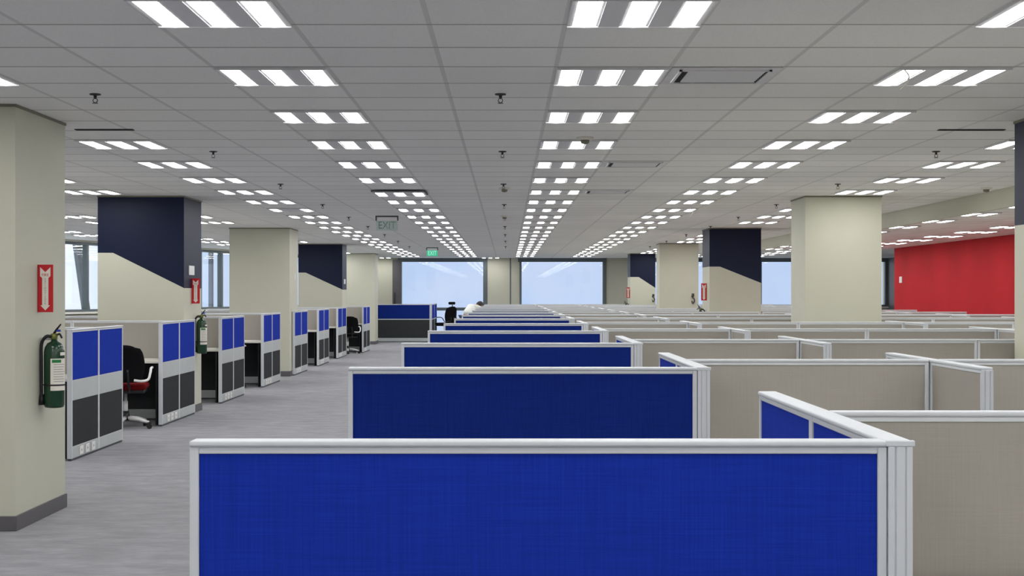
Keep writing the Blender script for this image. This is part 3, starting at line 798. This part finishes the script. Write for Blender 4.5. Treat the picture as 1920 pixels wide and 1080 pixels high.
M['exit_print'] = mat('green print', srgb(20, 120, 60), rough=0.5)
M['label_ink'] = mat('grey print', srgb(120, 122, 120), rough=0.5)
extinguisher((-2.988, 9.64, .735), 'dark green fire extinguisher hanging on the nearest left pillar')
extinguisher((XL+.078, 18.35, .735), 'green fire extinguisher on the navy pillar behind the first two cubicles')
extinguisher((3.64-.105, 26.75, .735), 'extinguisher left of the navy pillar near the wide beige one, its valve above partitions', -1)
extinguisher((3.62-.105, 43.3, .735), 'extinguisher at the smallest navy pillar, only its top above the partitions', -1)
def fire_sign(x, d, label, side):
    """projecting sign facing the camera; side=+1: wall is at its left"""
    t = thing('fire_sign', label, 'sign', (x, d, 1.365), 0, 'red fire arrow signs')
    w, h = .102, .312
    a, b = (0, w) if side > 0 else (-w, 0)
    bm = bmesh.new(); box(bm, a, b, 0, .006, 0, h, .001); x0, x1 = (0, .003) if side > 0 else (-.003, 0); box(bm, x0, x1, 0, .035, 0, h)
    pl = part('plate', bm, 'signred', t)
    c = (a+b)/2
    bm = bmesh.new(); y = -.0012
    k = w*.5
    outline = [(-.34*k*2*.5, .285), (0, .262), (.34*k, .285)]
    P = [(-.66*k, .295), (-.2*k, .272), (0, .262), (.2*k, .272), (.66*k, .295), (.66*k, .236), (.40*k, .225), (.40*k, .045), (.62*k, .045), (0, .012), (-.62*k, .045), (-.40*k, .045), (-.40*k, .225), (-.66*k, .236)]
    vs = [bm.verts.new((c+px, y, pz)) for px, pz in P]; f = bm.faces.new(vs)
    r = bmesh.ops.extrude_face_region(bm, geom=[f])
    for v in [g for g in r['geom'] if isinstance(g, bmesh.types.BMVert)]: v.co.y += .0014
    ar = part('arrow', bm, 'signwhite', pl)
    for txt, size, z, sp_ in (('FIRE', .026, .243, 1), ('\n'.join('EXTINGUISHER'), .017, .225, .86)):
        cu = bpy.data.curves.new('lettering', 'FONT'); cu.body = txt; cu.size = size; cu.align_x = 'CENTER'; cu.extrude = .0003; cu.space_line = sp_
        cu.align_y = 'CENTER' if txt == 'FIRE' else 'TOP'
        cu.materials.append(M['signred'] if txt == 'FIRE' else M['label_ink'])
        o = text_obj(cu, pl); o.location = (c, -.0018, z); o.rotation_euler = (math.pi/2, 0, 0)
fire_sign(-3.079, 9.58, 'red sign with white down arrow on the nearest left pillar', 1)
fire_sign(XL+.001, 18.12, 'red arrow sign on the navy pillar behind the second cubicle', 1)
fire_sign(3.639, 26.65, 'red arrow sign on the navy pillar left of the wide beige pillar', -1)
fire_sign(3.619, 43.1, 'small red arrow sign by the smallest navy pillar', -1)

# wall plates and hooks on pillars
def plate(x, d, z, label, name='wall_plate', w=.075, h=.115):
    bm = bmesh.new(); box(bm, -.001, .012, -w/2, w/2, -h/2, h/2, .002); box(bm, .011, .014, -.012, .012, -.018, .018, .001)
    tag(part(name, bm, 'white', None, (x, d, z)), label, 'switch', 'white wall plates')
plate(XL, 18.1, 1.775, 'white wall plate on the side of the larger left navy pillar', w=.28)
plate(XL, 26.9, 1.80, 'pale wall plate on the beige pillar left of the aisle')
plate(XL, 35.15, 1.78, 'white wall plate on the smaller left navy pillar', w=.28)
bm = bmesh.new(); box(bm, -.012, .001, -.1, .1, -.07, .07, .002); tag(part('wall_plate', bm, 'white', None, (8.77, 32.55, 1.80)), 'white switch plate on the red wall', 'switch')
for x, d, z, lab in ((4.36, 34.3, 1.345, 'dark wall hook on the beige pillar between the right navy pillars'), (4.30, 43.0, 1.33, 'faint wall hook on the smallest navy pillar')):
    bm = bmesh.new(); tube(bm, arc([(0, -.002, .12), (-.03, -.02, .08), (.02, -.03, .03), (.03, -.03, -.03), (-.01, -.03, -.08), (-.03, -.02, -.02)]), .014, 8); box(bm, -.03, .03, -.008, 0, .07, .15, .003)
    tag(part('wall_hook', bm, 'dark_metal', None, (x, d, z)), lab, 'hook')

# ------------------------------------------------------------------ person bending over a desk behind the far screens
def skin_obj(name, verts, edges, radii, m, parent, sub=2, root=0):
    me = bpy.data.meshes.new(name); me.from_pydata([Vector(v) for v in verts], edges, []); me.materials.append(M[m])
    o = link(name, me, parent)
    sk = o.modifiers.new('skin', 'SKIN'); sk.use_smooth_shade = True
    for i, r in enumerate(radii):
        rr_ = r if isinstance(r, tuple) else (r, r)
        me.skin_vertices[0].data[i].radius = rr_
    me.skin_vertices[0].data[root].use_root = True
    if sub: sb = o.modifiers.new('sub', 'SUBSURF'); sb.levels = sub; sb.render_levels = sub
    return o
PX, PD = -1.055, 38.2
per = thing('person', 'person in white shirt with black hair bending forward behind the far screens', 'person', (PX, PD, 0), math.radians(48))
# pose: hips at x 0, torso leaning toward +x
V = [(0, 0, .90), (.10, 0, 1.02), (.20, 0, 1.12), (.30, 0, 1.15), (.36, 0, 1.17), (.43, 0, 1.17),
     (.0, -.09, .86), (-.03, -.10, .48), (-.02, -.10, .09), (.10, -.11, .045),
     (.0, .09, .86), (.04, .10, .48), (.02, .10, .09), (.14, .11, .045),
     (.28, -.17, 1.11), (.36, -.22, .90), (.50, -.20, .79),
     (.28, .17, 1.11), (.38, .22, .90), (.52, .18, .79)]
E = [(0, 1), (1, 2), (2, 3), (3, 4), (4, 5), (0, 6), (6, 7), (7, 8), (8, 9), (0, 10), (10, 11), (11, 12), (12, 13), (3, 14), (14, 15), (15, 16), (3, 17), (17, 18), (18, 19)]
R = [(.10, .09), (.10, .09), (.11, .09), (.10, .085), .055, .05, .085, .06, .042, .035, .085, .06, .042, .035, .05, .038, .027, .05, .038, .027]
body = skin_obj('body', V, E, R, 'skin', per)
# head
bm = bmesh.new(); bmesh.ops.create_uvsphere(bm, u_segments=20, v_segments=14, radius=1)
for v in bm.verts:
    x, y, z = v.co
    v.co = Vector((x*.098 + (.012 if z < 0 else 0), y*.076*(1-.12*max(0, -z)), z*.118))
for f in bm.faces: f.smooth = True
hd = part('head', bm, 'skin', per, (.49, 0, 1.175), (0, math.radians(62), 0))
bm = bmesh.new()
tube(bm, [(.088, 0, .02), (.112, 0, -.02), (.092, 0, -.035)], [.008, .016, .008], 8)
for s in (-1, 1):
    tube(bm, [(-.005, s*.072, .02), (-.005, s*.086, .005), (-.005, s*.074, -.025)], [.008, .014, .006], 8)
part('nose_and_ears', bm, 'skin', hd)
bm = bmesh.new()
for s in (-1, 1): bmesh.ops.create_uvsphere(bm, u_segments=8, v_segments=6, radius=.010, matrix=Matrix.Translation((.089, s*.03, .012)))
box(bm, .092, .098, -.022, .022, -.066, -.060, .002); part('eyes_and_mouth', bm, 'hair', hd)
bm = bmesh.new(); bmesh.ops.create_uvsphere(bm, u_segments=20, v_segments=14, radius=1)
for v in list(bm.verts):
    x, y, z = v.co; v.co = Vector((x*.106-.008, y*.085, z*.124+.008))
bmesh.ops.delete(bm, geom=[v for v in bm.verts if v.co.x > .045 and v.co.z < .06 or v.co.z < -.07], context='VERTS')
for f in bm.faces: f.smooth = True
part('hair', bm, 'hair', hd)
# clothes
skin_obj('shirt', [(-.045, 0, .915), (.10, 0, 1.03), (.20, 0, 1.12), (.29, 0, 1.15), (.28, -.175, 1.11), (.35, -.225, .92), (.28, .175, 1.11), (.37, .225, .92)],
         [(0, 1), (1, 2), (2, 3), (3, 4), (4, 5), (3, 6), (6, 7)], [(.15, .125), (.145, .13), (.155, .13), (.14, .12), .075, .055, .075, .055], 'shirt', per)
skin_obj('trousers', [(0, 0, .90), (.0, -.09, .84), (-.03, -.10, .48), (-.02, -.10, .12), (.0, .09, .84), (.04, .10, .48), (.02, .10, .12)],
         [(0, 1), (1, 2), (2, 3), (0, 4), (4, 5), (5, 6)], [(.14, .13), .10, .076, .062, .10, .076, .062], 'trousers', per)
for s, (hx, hy, hz) in ((-1, (.50, -.20, .79)), (1, (.52, .18, .79))):
    HV = [(hx, hy, hz), (hx+.05, hy, hz-.02)]; HE = [(0, 1)]; HR = [(.022, .03), (.03, .018)]
    for k in range(4):
        fy = hy + (-.03+.02*k); ln = (.07, .08, .075, .06)[k]; b = len(HV)
        HV += [(hx+.075, fy, hz-.022), (hx+.075+ln*.5, fy, hz-.030), (hx+.075+ln, fy, hz-.045)]; HE += [(1, b), (b, b+1), (b+1, b+2)]; HR += [.009, .008, .007]
    b = len(HV); HV += [(hx+.045, hy-s*.035, hz-.02), (hx+.08, hy-s*.055, hz-.035)]; HE += [(1, b), (b, b+1)]; HR += [.010, .008]
    skin_obj('hand', HV, HE, HR, 'skin', per, sub=1)
bm = bmesh.new()
for s, fx in ((-1, 0), (1, .04)): box(bm, -.07+fx, .20+fx, s*.105-.045, s*.105+.045, 0, .085, .02, seg=2)
part('shoes', bm, 'black', per)
# desk he leans on
bm = bmesh.new()
dk = thing('worktop', 'white worktop the bending person leans on, behind the far screens', 'desk', (-.62, 37.85, 0))
box(bm, 0, 1.35, 0, .66, .70, .728, .004); part('top', bm, 'laminate', dk)
for x in (.02, 1.30):
    bm = bmesh.new(); box(bm, x, x+.02, .06, .60, 0, .70, .002); part('support_panel', bm, 'black', dk)
